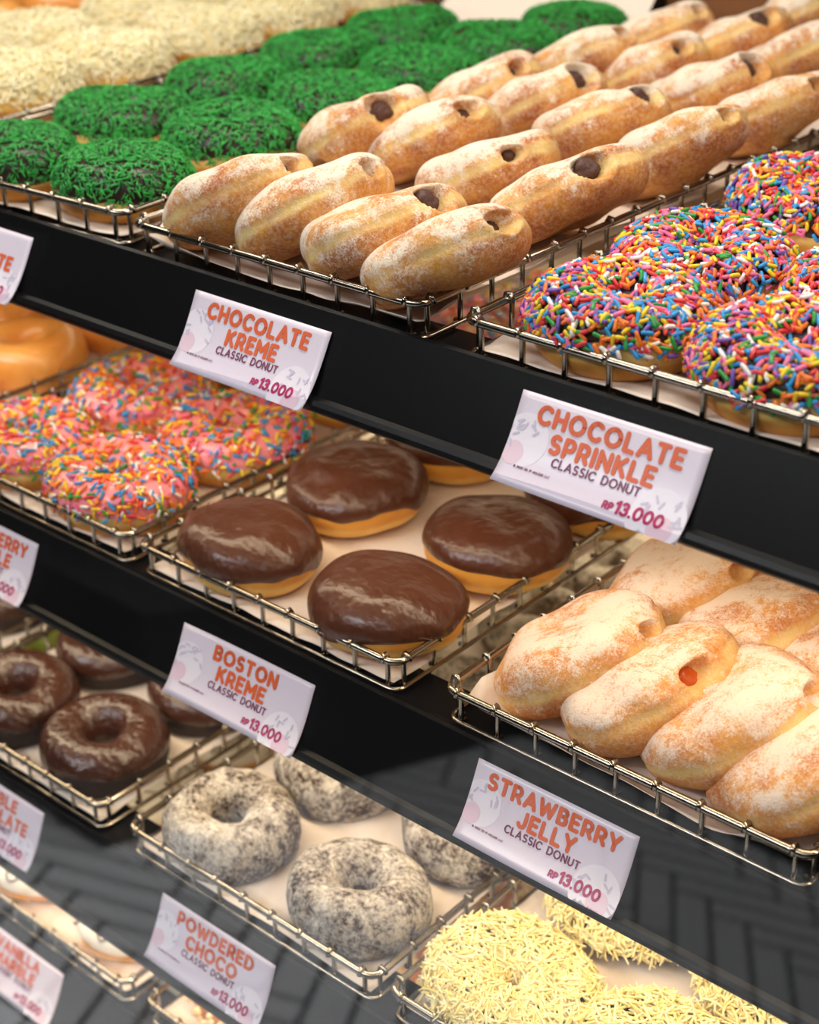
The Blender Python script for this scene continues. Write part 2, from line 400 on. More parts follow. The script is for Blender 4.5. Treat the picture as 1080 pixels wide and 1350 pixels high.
def shell_mesh(name, mat, R, b, seed, hole_r, depth, rag=.25, nu=144, nv=56, pinch=.016):
    t, u = np.meshgrid(np.linspace(-math.pi / 2 + .03, math.pi / 2 - .03, nv), np.linspace(-math.pi, math.pi, nu, endpoint=False), indexing='ij')
    u, t = u.ravel(), t.ravel()
    p, nn = disc_pt(u, t, 0., R, b, seed, pr=.42, pz=1.0, lump=.0028)
    w = np.exp(-(p[:, 2] / (.16 * b)) ** 2) * (1 + .5 * wob(np.stack([np.cos(u), np.sin(u), 0 * u], -1), 3, seed + 4))
    p[:, :2] *= (1 - pinch * w)[:, None]
    crease = np.exp(-((p[:, 2] - .32 * b + .1 * b * np.sin(3 * u + seed)) / (.10 * b)) ** 2) * np.clip(np.cos(u - .5), 0, 1)
    p[:, :2] *= (1 - .025 * crease)[:, None]
    # torn filling hole on the rim, at local +X
    c = np.array([R * .97, 0, .12 * b])
    d = p - c; dist = np.sqrt(d[:, 0] ** 2 * .5 + d[:, 1] ** 2 * .8 + d[:, 2] ** 2 * 1.3)
    rr = hole_r * (1 + rag * wob(p, 260, seed + 8))
    q = np.clip(1 - dist / rr, 0, 1); pull = depth * np.clip(q * 2.6, 0, 1) ** .8
    lip = np.exp(-((dist - rr * 1.15) / (rr * .35)) ** 2) * .0016
    p[:, 0] -= pull; p += nn * lip[:, None]
    F = gridfaces(nu, nv); F.append(tuple(range(nu))[::-1]); F.append(tuple(range((nv - 1) * nu, nv * nu)))
    return mesh(name, p, F, [mat])
def blob(name, mat, r, seed, sx=1., sy=1., sz=1., amp=.12):
    nv, nu = 18, 28
    t, u = np.meshgrid(np.linspace(-math.pi / 2 + .05, math.pi / 2 - .05, nv), np.linspace(0, 2 * math.pi, nu, endpoint=False), indexing='ij')
    t, u = t.ravel(), u.ravel(); d = np.stack([np.cos(t) * np.cos(u), np.cos(t) * np.sin(u), np.sin(t)], -1)
    p = d * (r * (1 + amp * wob(d, 5, seed) + amp * .6 * wob(d, 12, seed + 1)))[:, None] * np.array([sx, sy, sz])
    F = gridfaces(nu, nv); F.append(tuple(range(nu))[::-1]); F.append(tuple(range((nv - 1) * nu, nv * nu)))
    return mesh(name, p, F, [mat])

# ------------------------------------------------------------------ the room
def structure(name, me, loc=(0, 0, 0), rot=(0, 0, 0)):
    o = obj(name, me, None, loc, rot); o['kind'] = 'structure'; return o
# herringbone tiled floor in front of the counter
def herringbone(w, n, ext, gap):
    parts = []
    K = int(ext / w) + 2 * n
    for m in range(-K // n - 2, K // n + 3):
        for k in range(-2 * K, 2 * K):
            for kind in (0, 1):
                x = k + m * n; y = k - m * n
                if kind == 0: a = (x, y, x + n, y + 1)
                else: a = (x, y + 1, x + 1, y + 1 + n)
                cx, cy = (a[0] + a[2]) / 2 * w, (a[1] + a[3]) / 2 * w
                if abs(cx) > ext or abs(cy) > ext: continue
                parts.append((a[0] * w + gap, a[1] * w + gap, a[2] * w - gap, a[3] * w - gap))
    V = []; F = []; mi = []
    for a in parts:
        o = len(V); V += [(a[0], a[1], 0), (a[2], a[1], 0), (a[2], a[3], 0), (a[0], a[3], 0)]; F.append((o, o + 1, o + 2, o + 3)); mi.append(0)
    o = len(V); e = ext + n * w
    V += [(-e, -e, -.003), (e, -e, -.003), (e, e, -.003), (-e, e, -.003)]; F.append((o, o + 1, o + 2, o + 3)); mi.append(1)
    return mesh('floor', V, F, ['tile', 'grout'], mi, False)
structure('floor', herringbone(.075, 4, 2.3, .0048), (-0.8, -0.9, 0), (0, 0, math.radians(-30)))
v, f = join([box((-5.0, -2.75, 0), (4.4, -2.1, 1.12)) + (0,), box((-4.2, -2.1, 0), (-1.42, -.74, .46)) + (0,)])[:2]
structure('added_block_1', mesh('added_dark_boxes', v, f, ['darkblock'], smooth=False))  # two unseen boxes, added so the front glass mirrors something dark
v, f = box((-5.2, -4.6, -.06), (4.6, 2.4, -.02)); structure('floor', mesh('floor_base', v, f, ['grout'], smooth=False))
v, f = box((-5.2, -4.7, -.06), (4.6, -4.6, 3.0)); structure('wall_front', mesh('wall_front', v, f, ['roomwall'], smooth=False))
v, f = box((-5.3, -4.6, -.06), (-5.2, 2.4, 3.0)); structure('wall_left', mesh('wall_left', v, f, ['roomwall'], smooth=False))
v, f = box((4.6, -4.6, -.06), (4.7, 2.4, 3.0)); structure('wall_right', mesh('wall_right', v, f, ['roomwall'], smooth=False))
v, f = box((-5.2, -4.6, 3.0), (4.6, 2.4, 3.1)); structure('ceiling', mesh('ceiling', v, f, ['ceil'], smooth=False))
v, f = box((-5.2, 2.4, -.06), (4.6, 2.5, 3.0)); structure('wall_back', mesh('wall_back', v, f, ['roomwall'], smooth=False))

# ------------------------------------------------------------------ the display case
XA, XB = -6.9, .4
case = thing('display_case', 'glass-fronted pastry display case with tiers of trays', 'display case', loc=P(-3.2, 4.0, -4.3))
def case_part(name, v, f, mat, smooth=False):
    o = obj(name, mesh(name, [Vector(q) - case.location for q in v], f, [mat], smooth=smooth), case); return o
YB = 6.35
v, f = box(P(XA, YB, -6.6), P(XB, YB + .12, -.55)); case_part('back_panel', v, f, 'plank')
v, f = box(P(XA, 2.3, -6.6), P(XB, YB, -4.62)); case_part('base_cabinet', v, f, 'grey')
for X in (-6.95, .4):
    v, f = box(P(X, 2.35, -6.6), P(X + .08, YB + .1, 1.2)); case_part('end_panel', v, f, 'black')
v, f = box(P(XA, 2.75, .95), P(XB, YB + .1, 1.15)); case_part('canopy', v, f, 'black')
for y_ in (3.1, 5.0):
    v, f = box(P(-6.5, y_ - .14, .8), P(.1, y_ + .14, .95)); case_part('light_housing', v, f, 'black')
for X in (-4.05, -1.9):
    v, f = box(P(X - .09, YB - .2, -1.42), P(X + .09, YB - .02, .95)); case_part('back_post', v, f, 'black')
# leaning front pane, six millimetres thick
def gy(Z): return 2.50 - .176 * (-1.617 - Z)
ga, gb = -5.6, .95
prof = [(gy(ga), ga), (gy(ga) - .027, ga), (gy(gb) - .027, gb), (gy(gb), gb)]
V = [P(XA, y, z) for y, z in prof] + [P(XB, y, z) for y, z in prof]
case_part('front_glass', V, [(0, 1, 2, 3), (7, 6, 5, 4), (0, 4, 5, 1), (1, 5, 6, 2), (2, 6, 7, 3), (3, 7, 4, 0)], 'glass')

SHN = ['top', 'second', 'third', 'bottom']
def fascia(k):
    """cross-section of the black price rail: (y, z) in tray units"""
    yt = RY[k] + FT[k][0]; zt = -(RH[k] + FT[k][1]); yb = yt - .10; zb = -(RH[k] + FB[k])
    return yt, zt, yb, zb
for k in range(4):
    yt, zt, yb, zb = fascia(k)
    sh = thing('glass_shelf', 'clear glass shelf with black price rail, %s tier of the case' % SHN[k], 'shelf', 'tiers of the display case', P(-3.2, yt, SZ[k]))
    # glass panel
    y0 = yt + (.16 if k < 3 else .16)
    v, f = box(P(XA + .05, y0, SZ[k] - .03), P(XB - .05, YB - .25, SZ[k]))
    if k == 3: f_m = 'grey'
    else: f_m = 'glass_shelf'
    obj('glass_panel' if k < 3 else 'deck_panel', mesh('panel', [q - sh.location if isinstance(q, Vector) else Vector(q) - sh.location for q in v], f, [f_m], smooth=False), sh)
    # black price rail: lip on top, leaning face, rolled lower edge
    pr = [(yt + .16, SZ[k] - .035), (yt + .16, SZ[k] - .001), (yt + .03, SZ[k] - .001), (yt + .012, zt - .004), (yt + .004, zt + .001), (yt - .004, zt - .004),
          (yb + .004, zb + .038), (yb - .012, zb + .034), (yb - .02, zb + .024), (yb - .02, zb + .010), (yb - .012, zb + .001), (yb + .004, zb), (yb + .03, zb), (yb + .03, zb + .02), (yb + .024, zb + .05),
          (yt + .02, SZ[k] - .04)]
    n = len(pr)
    V = [P(XA + .02, y, z) - sh.location for y, z in pr] + [P(XB - .02, y, z) - sh.location for y, z in pr]
    F = [(i, (i + 1) % n, (i + 1) % n + n, i + n) for i in range(n)] + [tuple(range(n))[::-1], tuple(range(n, 2 * n))]
    o = obj('price_rail', mesh('price_rail', V, F, ['black'], smooth=False), sh)
    if k < 3:
        for yy in (RY[k] + .10, RY[k] + 2.2):
            v, f = box(P(-6.2, yy - .06, SZ[k] - .058), P(.15, yy + .06, SZ[k] - .031))
            obj('led_channel', mesh('led_channel', [Vector(q) - sh.location for q in v], f, ['black'], smooth=False), sh)

# ------------------------------------------------------------------ wire trays
RW, PW = .0023, .0016
def tray(k, xl, xr, what, yawk=0., depth=3.1, liner=(.02, .02, .0), nofront=False):
    x0, x1 = xl * W, xr * W; y0 = RY[k] * W; zr = EYE.z - RH[k] * W; zb = SZ[k] * W + EYE.z + .0020
    org = Vector((EYE.x + (x0 + x1) / 2, y0, SZ[k] * W + EYE.z))
    t = thing('wire_tray', 'chrome wire tray holding ' + what, 'tray', 'wire trays in the case', org, (0, 0, yawk))
    hw = (x1 - x0) / 2; dp = depth * W; rc = .008
    def loop(z, inset=0.):
        p = []
        for cx, cy, a0 in ((hw - rc, rc, -90), (hw - rc, dp - rc, 0), (-hw + rc, dp - rc, 90), (-hw + rc, rc, 180)):
            for i in range(5):
                a = math.radians(a0 + 90 * i / 4)
                p.append((cx + (rc - inset) * math.cos(a), cy + (rc - inset) * math.sin(a), z))
        return p
    zt = TH * W
    v, f = tube(loop(zt), RW, 8, True); obj('top_rail', mesh('top_rail', v, f, ['chrome']), t)
    v, f = tube(loop(.0022, .001), PW, 6, True); obj('bottom_rail', mesh('bottom_rail', v, f, ['chrome']), t)
    # upright wires, hooked over the top rail and bent inwards under the paper
    pts = [(0, -.0022, zt - .001), (0, -.0012, zt + .0026), (0, .0012, zt + .0030), (0, .0026, zt + .0006), (0, .0026, zt * .5), (0, .0026, .0042), (0, .0034, .0024), (0, .0062, .0018)]
    v, f = tube(pts, PW, 6); pm = mesh('post', v, f, ['chrome'])
    nf = 8
    for i in range(nf + 1):
        x = -hw + .009 + (2 * hw - .018) * i / nf
        obj('post', pm, t, (x, 0, 0))
    sp = .0272; ns = int((dp - .02) / sp)
    for i in range(ns + 1):
        y = .009 + i * sp
        obj('post', pm, t, (hw, y, 0), (0, 0, math.pi / 2)); obj('post', pm, t, (-hw, y, 0), (0, 0, -math.pi / 2))
    # paper liner
    fl, fr, bk = liner
    nu, nv = 40, 90; ux = np.linspace(-1, 1, nu); vy = np.linspace(0, 1, nv)
    VV, UU = np.meshgrid(vy, ux, indexing='ij'); UU, VV = UU.ravel(), VV.ravel()
    X = UU * (hw - .0055); Y = .0034 + VV * (dp - .008)
    dl = np.minimum(hw - .005 - np.abs(X), 99); df = Y - .0034; db = dp - .0046 - Y
    q = np.stack([X, Y, 0 * X], -1); seed = int(abs(xl * 100)) + k
    cr = wob(q, 60, seed)
    Z = .0040 + .0011 * np.abs(wob(q, 70, seed + 2)) + .0006 * wob(q, 180, seed + 1)
    Z += fl * (np.clip(1 - df / .012, 0, 1) ** 1.5) * (.75 + .4 * cr)
    Z += fr * np.clip(df / .02, 0, 1) * (np.clip(1 - dl / .012, 0, 1) ** 1.5) * (.6 + .5 * cr)
    if bk: Z += bk * np.clip(1 - db / .10, 0, 1) ** 1.6 * (1 + .25 * wob(q, 22, seed + 5))
    lo = thing('paper_liner', 'white paper liner under ' + what.split(' on the ')[0].split(' seen ')[0], 'paper', 'paper liners in the trays', org, (0, 0, yawk),
               mesh('paper_liner', np.stack([X, Y, Z], -1), gridfaces(nu, nv, False), ['paper']))
    so = lo.modifiers.new('thickness', 'SOLIDIFY'); so.thickness = .0003
    return t
tray(0, -4.40, -3.38, 'green-sprinkled donuts on the top shelf', .055, 3.1, (.003, .004, .060))
tray(0, -3.30, -2.283, 'sugared chocolate-filled shells on the top shelf', 0, 3.5, (.009, .014, .045))
tray(0, -2.150, -1.13, 'rainbow-sprinkled donuts on the top shelf', 0, 2.2, (.003, .004, 0))
tray(0, -5.50, -4.47, 'grated-cheese donuts on the top shelf', .06, 3.2, (.004, .006, .0))
tray(0, -6.62, -5.62, 'plain golden buns on the top shelf', .06, 3.2, (.004, .006, .0))
tray(1, -4.345, -3.325, 'pink-iced sprinkled donuts on the second shelf', .0, 3.1, (.003, .004, 0))
tray(1, -3.262, -2.266, 'glossy chocolate-topped donuts on the second shelf', 0, 3.1, (.002, .004, 0))
tray(1, -2.105, -1.10, 'sugared jelly shells on the second shelf', 0, 2.2, (.016, .012, 0))
tray(1, -5.46, -4.44, 'plain glazed ring donuts on the second shelf', 0, 3.0, (.006, .006, 0))
tray(2, -4.30, -3.335, 'dark chocolate cake rings on the third shelf', 0, 3.0, (.003, .004, 0))
tray(2, -3.197, -2.195, 'powdered chocolate rings on the third shelf', 0, 3.0, (.005, .004, 0))
tray(2, -2.135, -1.12, 'yellow cheese-covered donuts on the third shelf', 0, 2.2, (.012, .004, 0))
tray(2, -5.40, -4.395, 'chocolate donuts at the left end of the third shelf', 0, 3.0, (.006, .004, 0))
tray(3, -4.37, -3.363, 'white-iced drizzled donuts on the bottom shelf', 0, 3.0, (.010, .006, 0))
tray(3, -3.255, -2.25, 'chopped-peanut donuts on the bottom shelf', 0, 3.0, (.010, .006, 0))

# ------------------------------------------------------------------ pastries: one model of each kind, then copies
random.seed(5)
ORD = ['first', 'second', 'third', 'fourth', 'fifth', 'sixth', 'seventh', 'eighth']
class Kind:
    def __init__(s, protos): s.p = protos; s.used = [False] * len(protos)
    def get(s, i):
        i %= len(s.p)
        if not s.used[i]: s.used[i] = True; return s.p[i]
        return copy_tree(s.p[i])
def put(o, k, X, Y, label, group, rz=None, tilt=(0, 0), lift=.0040):
    o.location = P(X, Y, SZ[k]) + Vector((0, 0, lift))
    o.rotation_euler = (tilt[0], tilt[1], random.uniform(0, 6.28) if rz is None else rz)
    o['label'] = label; o['group'] = group
    return o
def proto(name, cat): return thing(name, name.replace('_', ' '), cat)

def ring_kind(name, n, dough, D, T, hole, build):
    out = []
    for i in range(n):
        t = proto(name, 'donut'); sd = 11 * i + len(name)
        obj('dough', ring_mesh('dough', dough, D, T, hole, sd), t, (0, 0, T * .43))
        build(t, sd, (0, 0, T * .43)); out.append(t)
    return Kind(out)
# green sprinkles on dark chocolate
GD, GT, GH = .094, .037, .010
def b(t, sd, l):
    obj('icing', ring_icing('icing', 'choc_dark', GD, GT, GH, sd, .0018, -.02, .14), t, l)
    s = obj('sprinkles', sprinkle_ring('sprinkles', ['spr_green', 'spr_green', 'spr_green_light', 'spr_green_dark'], GD, GT, GH, sd, 2500, .0047, .00054, -.05, 3.2, layers=1.2, tilt=.16), t, l); s['kind'] = 'stuff'
green = ring_kind('green_sprinkle_donut', 3, 'dough', GD, GT, GH, b)
RBM = ['spr_' + n for n, _ in RB] + ['spr_blue', 'spr_red', 'spr_orange', 'spr_yellow', 'spr_pink']
RD, RT, RHo = .096, .037, .010
def b(t, sd, l):
    obj('icing', ring_icing('icing', 'choc_dark', RD, RT, RHo, sd, .0018, .02, .14), t, l)
    s = obj('sprinkles', sprinkle_ring('sprinkles', RBM, RD, RT, RHo, sd, 1750, .0070, .00124, .0, 3.3, layers=.9, bend=.04, tilt=.2), t, l); s['kind'] = 'stuff'
rainbow = ring_kind('rainbow_sprinkle_donut', 3, 'dough', RD, RT, RHo, b)
PD, PT, PH = .104, .038, .013
def b(t, sd, l):
    obj('icing', ring_icing('icing', 'pink', PD, PT, PH, sd, .0020, .0, .13), t, l)
    s = obj('sprinkles', sprinkle_ring('sprinkles', ['spr_orange', 'spr_orange', 'spr_yellow', 'spr_yellow', 'spr_blue', 'spr_blue', 'spr_pink', 'spr_white', 'spr_red', 'spr_green', 'spr_orange'], PD, PT, PH, sd, 800, .0068, .00118, -.05, 3.3, layers=.6, tilt=.15), t, l); s['kind'] = 'stuff'
pinkd = ring_kind('pink_sprinkle_donut', 3, 'dough', PD, PT, PH, b)
# grated cheese
CD, CT, CH = .100, .033, .010
def shreds(D, T, hole, sd, n, mats, L, r, va, vb, tilt):
    return sprinkle_ring('grated_cheese', mats, D, T, hole, sd, n, L, r, va, vb, th=.0018, lift=.9, bend=.08, tilt=tilt, layers=2.4)
def b(t, sd, l):
    obj('icing', ring_icing('icing', 'choc_cake', CD, CT, CH, sd, .0018, -.1, .1), t, l)
    s = obj('grated_cheese', shreds(CD, CT, CH, sd, 2500, ['cheese', 'cheese2'], .0160, .00082, .0, 3.4, .26), t, l); s['kind'] = 'stuff'
cheesed = ring_kind('grated_cheese_donut', 2, 'choc_cake', CD, CT, CH, b)
def b(t, sd, l):
    obj('icing', ring_icing('icing', 'cream_ic', .099, .040, .009, sd, .0018, .05, .12), t, l)
    s = obj('grated_cheese', shreds(.099, .040, .009, sd, 1500, ['wcheese', 'wcheese2', 'wcheese'], .0095, .00075, -.05, 3.3, .3), t, l); s['kind'] = 'stuff'
wcheesed = ring_kind('white_cheese_donut', 2, 'dough', .099, .040, .009, b)
# chopped peanuts
def b(t, sd, l):
    obj('icing', ring_icing('icing', 'caramel', .096, .038, .009, sd, .0018, -.05, .1), t, l)
    g = np.random.default_rng(sd); n = 420; u = g.uniform(0, 6.28, n); vv = g.uniform(-.1, 3.2, n)
    p, nn = ring_pt(u, vv, .0030, .096, .038, .009, sd)
    V, F, mi = rods(p, tang(nn, g, .3), nn, .0066, .0025, sd, seg=6, ncol=2)
    s = obj('chopped_peanuts', mesh('chopped_peanuts', V, F, ['peanut', 'peanut2'], mi), t, l); s['kind'] = 'stuff'
peanutd = ring_kind('peanut_donut', 2, 'dough', .096, .038, .009, b)
# double chocolate, plain glazed, pistachio
def b(t, sd, l): obj('icing', ring_icing('icing', 'choc_gl', .097, .039, .0125, sd, .0022, -.02, .1, 3.7), t, l)
dchoc = ring_kind('double_chocolate_donut', 2, 'choc_cake', .097, .039, .0125, b)
def b(t, sd, l): obj('icing', ring_icing('icing', 'green_ic', .094, .038, .010, sd, .002, .0, .12), t, l)
pista = ring_kind('green_iced_donut', 1, 'dough', .094, .038, .010, b)
def b(t, sd, l): pass
def single(name, n, fn):
    out = []
    for i in range(n):
        m = fn(31 * i + len(name)); o = thing(name, name.replace('_', ' '), 'donut', me=m); out.append(o)
    return Kind(out)
def shift(me, dz):
    for v in me.vertices: v.co.z += dz
    return me
glazed = single('glazed_donut', 2, lambda sd: shift(ring_mesh('glazed_donut', 'glazed', .094, .042, .0115, sd), .018))
plain = single('plain_golden_bun', 2, lambda sd: shift(disc_mesh('plain_golden_bun', 'glazed', .048, .021, sd), .0185))
def powdered(sd):
    me = ring_mesh('powdered_donut', 'powder', .0965, .0435, .0095, sd, 110, 56)
    co = np.zeros(len(me.vertices) * 3); me.vertices.foreach_get('co', co); co = co.reshape(-1, 3)
    k = .0009 * wob(co, 160, sd) + .0005 * wob(co, 420, sd + 2)
    d = co.copy(); d[:, :2] *= (1 - .030 / np.maximum(.006, np.linalg.norm(co[:, :2], axis=1)))[:, None]; d /= np.linalg.norm(d, axis=1, keepdims=True) + 1e-9
    co += d * k[:, None]; me.vertices.foreach_set('co', co.ravel()); me.update(); return me
powd = []
for i in range(3):
    t = proto('powdered_donut', 'donut'); obj('cake_ring', powdered(17 * i + 3), t, (0, 0, .0188)); powd.append(t)
powd = Kind(powd)
# Boston style: dough disc, chocolate cap
out = []
for i in range(3):
    t = proto('chocolate_topped_donut', 'donut'); sd = 41 * i + 2
    obj('dough', disc_mesh('dough', 'dough_boston', .0478, .0205, sd), t, (0, 0, .0185))
    obj('icing', disc_icing('icing', 'choc', .0481, .0207, sd, .0024, -.02, .20), t, (0, 0, .0185)); out.append(t)
boston = Kind(out)
# vanilla with chocolate drizzle
out = []
for i in range(2):
    t = proto('white_iced_donut', 'donut'); sd = 23 * i + 4
    obj('dough', disc_mesh('dough', 'dough_boston', .047, .0185, sd), t, (0, 0, .0168))
    ic = obj('icing', disc_icing('icing', 'white', .0473, .0187, sd, .0024, .02, .10), t, (0, 0, .0168))
    parts = []
    for s in range(6):
        u = np.linspace(-1, 1, 26); x = .044 * u * math.sqrt(1 - (s - 2.5) ** 2 / 9.5); y = (s - 2.5) * .0150 + .0065 * np.sin(u * 5 + s * 1.9)
        r = np.sqrt(x ** 2 + y ** 2); uu = np.arctan2(y, x)
        tt = np.arccos(np.clip((np.minimum(r, .0465) / .0473) ** (1 / .55), 0, .999))
        p, _ = disc_pt(uu, tt, .0030, .0473, .0187, sd)
        parts.append(tube(p, .0008, 6))
    v, f, _ = join(parts); obj('drizzle', mesh('drizzle', v, f, ['choc']), t, (0, 0, .0168)); out.append(t)
vanil = Kind(out)
# filled shells standing on their rims
def shells(name, n, mat, fill, R, bb, hole_r, depth, fr, fo):
    out = []
    for i in range(n):
        t = proto(name, 'donut'); sd = 13 * i + 5
        hr = hole_r * (.85 + .75 * ((i * 37) % 10) / 10)
        obj('dough', shell_mesh('dough', mat, R, bb, sd, hr, depth), t)
        obj('filling', blob('filling', fill, fr * hr / hole_r, sd, .8, 1., .9), t, (R * fo, 0, .12 * bb)); out.append(t)
    return Kind(out)
kreme = shells('chocolate_filled_shell', 5, 'shell', 'kreme', .0475, .0188, .0078, .0105, .0056, .75)
jelly = shells('jelly_filled_shell', 4, 'jelly_shell', 'jelly', .0500, .0205, .0072, .0115, .0050, .64)

# --- placing ---------------------------------------------------------------------------------
def rows(kind, k, cols, what, group, where):
    """cols: {column word: [(X, Y), ...] front to back}"""
    i = 0
    for cname, pts in cols.items():
        for r, (X, Y) in enumerate(pts):
            if X is None: continue
            lab = '%s, %s from the front rail, %s column %s' % (what, ORD[r], cname, where)
            o = put(kind.get(i), k, X, Y, lab, group, random.choice((0, math.pi)) if r == 0 else None, (random.uniform(-.03, .03), random.uniform(-.03, .03))); i += 1
            o.scale = (1, .90, 1) if r == 0 else (1, 1, 1)
rows(green, 0, {'right': [(-3.625, 2.905), (-3.70, 3.42), (-3.74, 3.93), (-3.78, 4.42), (-3.81, 4.93), (-3.83, 5.43)],
                'left': [(-4.06, 2.84), (-4.15, 3.35), (-4.21, 3.88), (-4.28, 4.42), (-4.30, 4.92)]},
     'green-sprinkled ring donut', 'green-sprinkled donuts', 'of its tray')
rows(rainbow, 0, {'left': [(-1.865, 2.87), (-1.905, 3.28), (-1.93, 3.90)], 'right': [(-1.43, 2.875), (-1.46, 3.34), (-1.47, 3.92)]},
     'rainbow-sprinkled ring donut', 'rainbow-sprinkled donuts', 'of its tray')
rows(wcheesed, 0, {'right': [(-4.77, 2.92), (-4.82, 3.40), (-4.86, 3.88), (-4.90, 4.38), (-4.95, 4.90), (-4.98, 5.40)],
                   'left': [(-5.24, 2.9), (-5.28, 3.42), (-5.36, 3.95), (-5.40, 4.48), (-5.44, 5.0), (-5.46, 5.45)]},
     'white cheese-covered ring donut', 'grated white cheese donuts', 'of its tray')
rows(plain, 0, {'right': [(-5.95, 3.6), (-5.98, 4.1), (-6.02, 4.6), (-6.05, 5.1)]}, 'plain golden bun', 'plain golden buns', 'of its tray')
rows(pinkd, 1, {'right': [(-3.59, 2.74), (-3.565, 3.20), (-3.56, 3.76), (-3.56, 4.25), (-3.56, 4.74)],
                'left': [(-4.07, 2.74), (-4.065, 3.235), (-4.075, 3.76), (-4.07, 4.25), (-4.07, 4.74)]},
     'pink-iced sprinkled ring donut', 'pink-iced sprinkled donuts', 'of its tray')
rows(glazed, 1, {'right': [(-4.68, 2.75), (-4.68, 3.21), (-4.68, 3.68)], 'left': [(-5.14, 2.9), (-5.14, 3.40), (-5.13, 3.88)]},
     'plain glazed ring donut', 'plain glazed donuts', 'of its tray')
rows(boston, 1, {'left': [(-2.995, 2.72), (-2.995, 3.165), (-2.975, 3.62), (-2.98, 4.14)], 'right': [(-2.46, 2.72), (-2.447, 3.175), (-2.42, 3.63), (-2.46, 4.14)]},
     'chocolate-topped round donut', 'chocolate-topped donuts', 'of its tray')
rows(dchoc, 2, {'right': [(-3.58, 2.545), (-3.555, 2.99)], 'left': [(-4.02, 2.525), (-4.02, 2.96)]},
     'dark chocolate cake ring', 'double chocolate donuts', 'of its tray')
put(dchoc.get(0), 2, -4.635, 2.93, 'dark chocolate cake ring at the left edge, behind two rails', 'double chocolate donuts')
rows(powd, 2, {'left': [(-2.955, 2.52), (-2.90, 2.965), (-2.90, 3.44), (-2.92, 4.02), (-2.92, 4.5)], 'right': [(-2.44, 2.53), (-2.38, 2.985)]},
     'powdered chocolate ring donut', 'powdered chocolate donuts', 'of its tray')
rows(cheesed, 2, {'left': [(-1.89, 2.535), (-1.83, 3.06)], 'right': [(-1.44, 2.54), (-1.37, 3.07)]},
     'yellow cheese-covered dark donut', 'yellow cheese donuts', 'of its tray')
rows(vanil, 3, {'right': [(-3.60, 2.60), (-3.60, 3.08), (-3.60, 3.56)], 'left': [(-4.09, 2.58), (-4.09, 3.08), (-4.09, 3.56)]},
     'white-iced drizzled round donut', 'white-iced donuts', 'of its tray')
rows(peanutd, 3, {'left': [(-3.00, 2.60), (-3.0, 3.08), (-3.0, 3.56)], 'right': [(-2.50, 2.60), (-2.50, 3.08), (-2.50, 3.56), (-2.50, 4.02)]},
     'chopped-peanut ring donut', 'peanut donuts', 'of its tray')
put(pista.get(0), 3, -5.20, 3.40, 'yellow-green iced donut glimpsed between rails at the left edge', 'green iced donut')
del_group = [o for o in COL.objects if o.get('group') == 'green iced donut']
for o in del_group: del o['group']

VIEW = -fwd
def disc_frame(slope_deg, face):
    """upright pose of a shell: rim towards the viewer's side of the case, long side running back"""
    v = Vector((.58, -.66, .47)).normalized()
    a = math.radians(slope_deg)
    e1 = Vector((.745, .667, -.035)) * math.cos(a) + Vector((-.286, .365, .886)) * math.sin(a)
    n = v.cross(e1).normalized(); n = (n * math.cos(face) + v * math.sin(face)).normalized()
    return n
def put_shell(o, k, X, Y, n, hole, label, group, R, bb):
    e2 = Vector((.58, -.66, .47)); e2 = (e2 - n * e2.dot(n)).normalized(); e1 = n.cross(e2)
    a = math.radians(hole); x = e2 * math.cos(a) + e1 * math.sin(a); y = n.cross(x)
    m = Matrix((x, y, n)).transposed().to_4x4()
    zc = math.sqrt((R * R) * (1 - n.z ** 2) + bb * bb * n.z ** 2) + .0045
    m.translation = P(X, Y, SZ[k]) + Vector((0, 0, zc)); o.matrix_world = m
    o['label'] = label; o['group'] = group
KR = [[(-3.085, 2.865, 48), (-2.85, 2.90, 50), (-2.60, 2.885, 46), (-2.35, 2.835, 40)],
      [(-3.29, 3.58, 20), (-3.04, 3.62, 30), (-2.72, 3.48, 14), (-2.40, 3.40, 15)],
      [(-3.28, 4.15, 30), (-3.04, 4.15, 38), (-2.74, 4.04, 44), (-2.40, 3.96, 34)],
      [(-3.27, 4.66, 50), (-3.02, 4.76, 20), (-2.72, 4.63, 40), (-2.42, 4.53, 30)],
      [(-3.30, 5.22, 40), (-3.03, 5.32, 25), (-2.74, 5.20, 35)],
      [(-3.06, 5.84, 140)]]
COLS = ['leftmost', 'second from left', 'third from left', 'rightmost']
random.seed(11)
i = 0
for r, row in enumerate(KR):
    for c, (X, Y, hl) in enumerate(row):
        n = disc_frame(23 + random.uniform(-3, 3), .05 + random.uniform(-.07, .07))
        lab = 'sugared chocolate-filled shell, %s in the %s row from the front' % (COLS[c], ORD[r]) if r < 5 else 'sugared chocolate-filled shell, alone at the far back of its tray'
        put_shell(kreme.get([0, 3, 1, 2, 4, 2, 0, 1, 3, 4, 1, 0, 2, 3, 4][i % 15]), 0, X, Y, n, hl, lab, 'sugared chocolate-filled shells', .0475, .0188); i += 1
JL = [[(-1.895, 2.80, 48), (-1.69, 2.785, 30), (-1.465, 2.785, 50), (-1.235, 2.765, 60)],
      [(-1.885, 3.27, 30), (-1.635, 3.235, 55), (-1.395, 3.185, 40), (-1.16, 3.15, 40)]]
i = 0
for r, row in enumerate(JL):
    for c, (X, Y, hl) in enumerate(row):
        n = disc_frame(29 + random.uniform(-3, 3), .24 + random.uniform(-.06, .06))
        lab = 'sugared jelly-filled shell, %s in the %s row of its tray' % (COLS[c], 'front' if r == 0 else 'back')
        put_shell(jelly.get(i), 1, X, Y, n, hl, lab, 'sugared jelly shells', .0500, .0205); i += 1

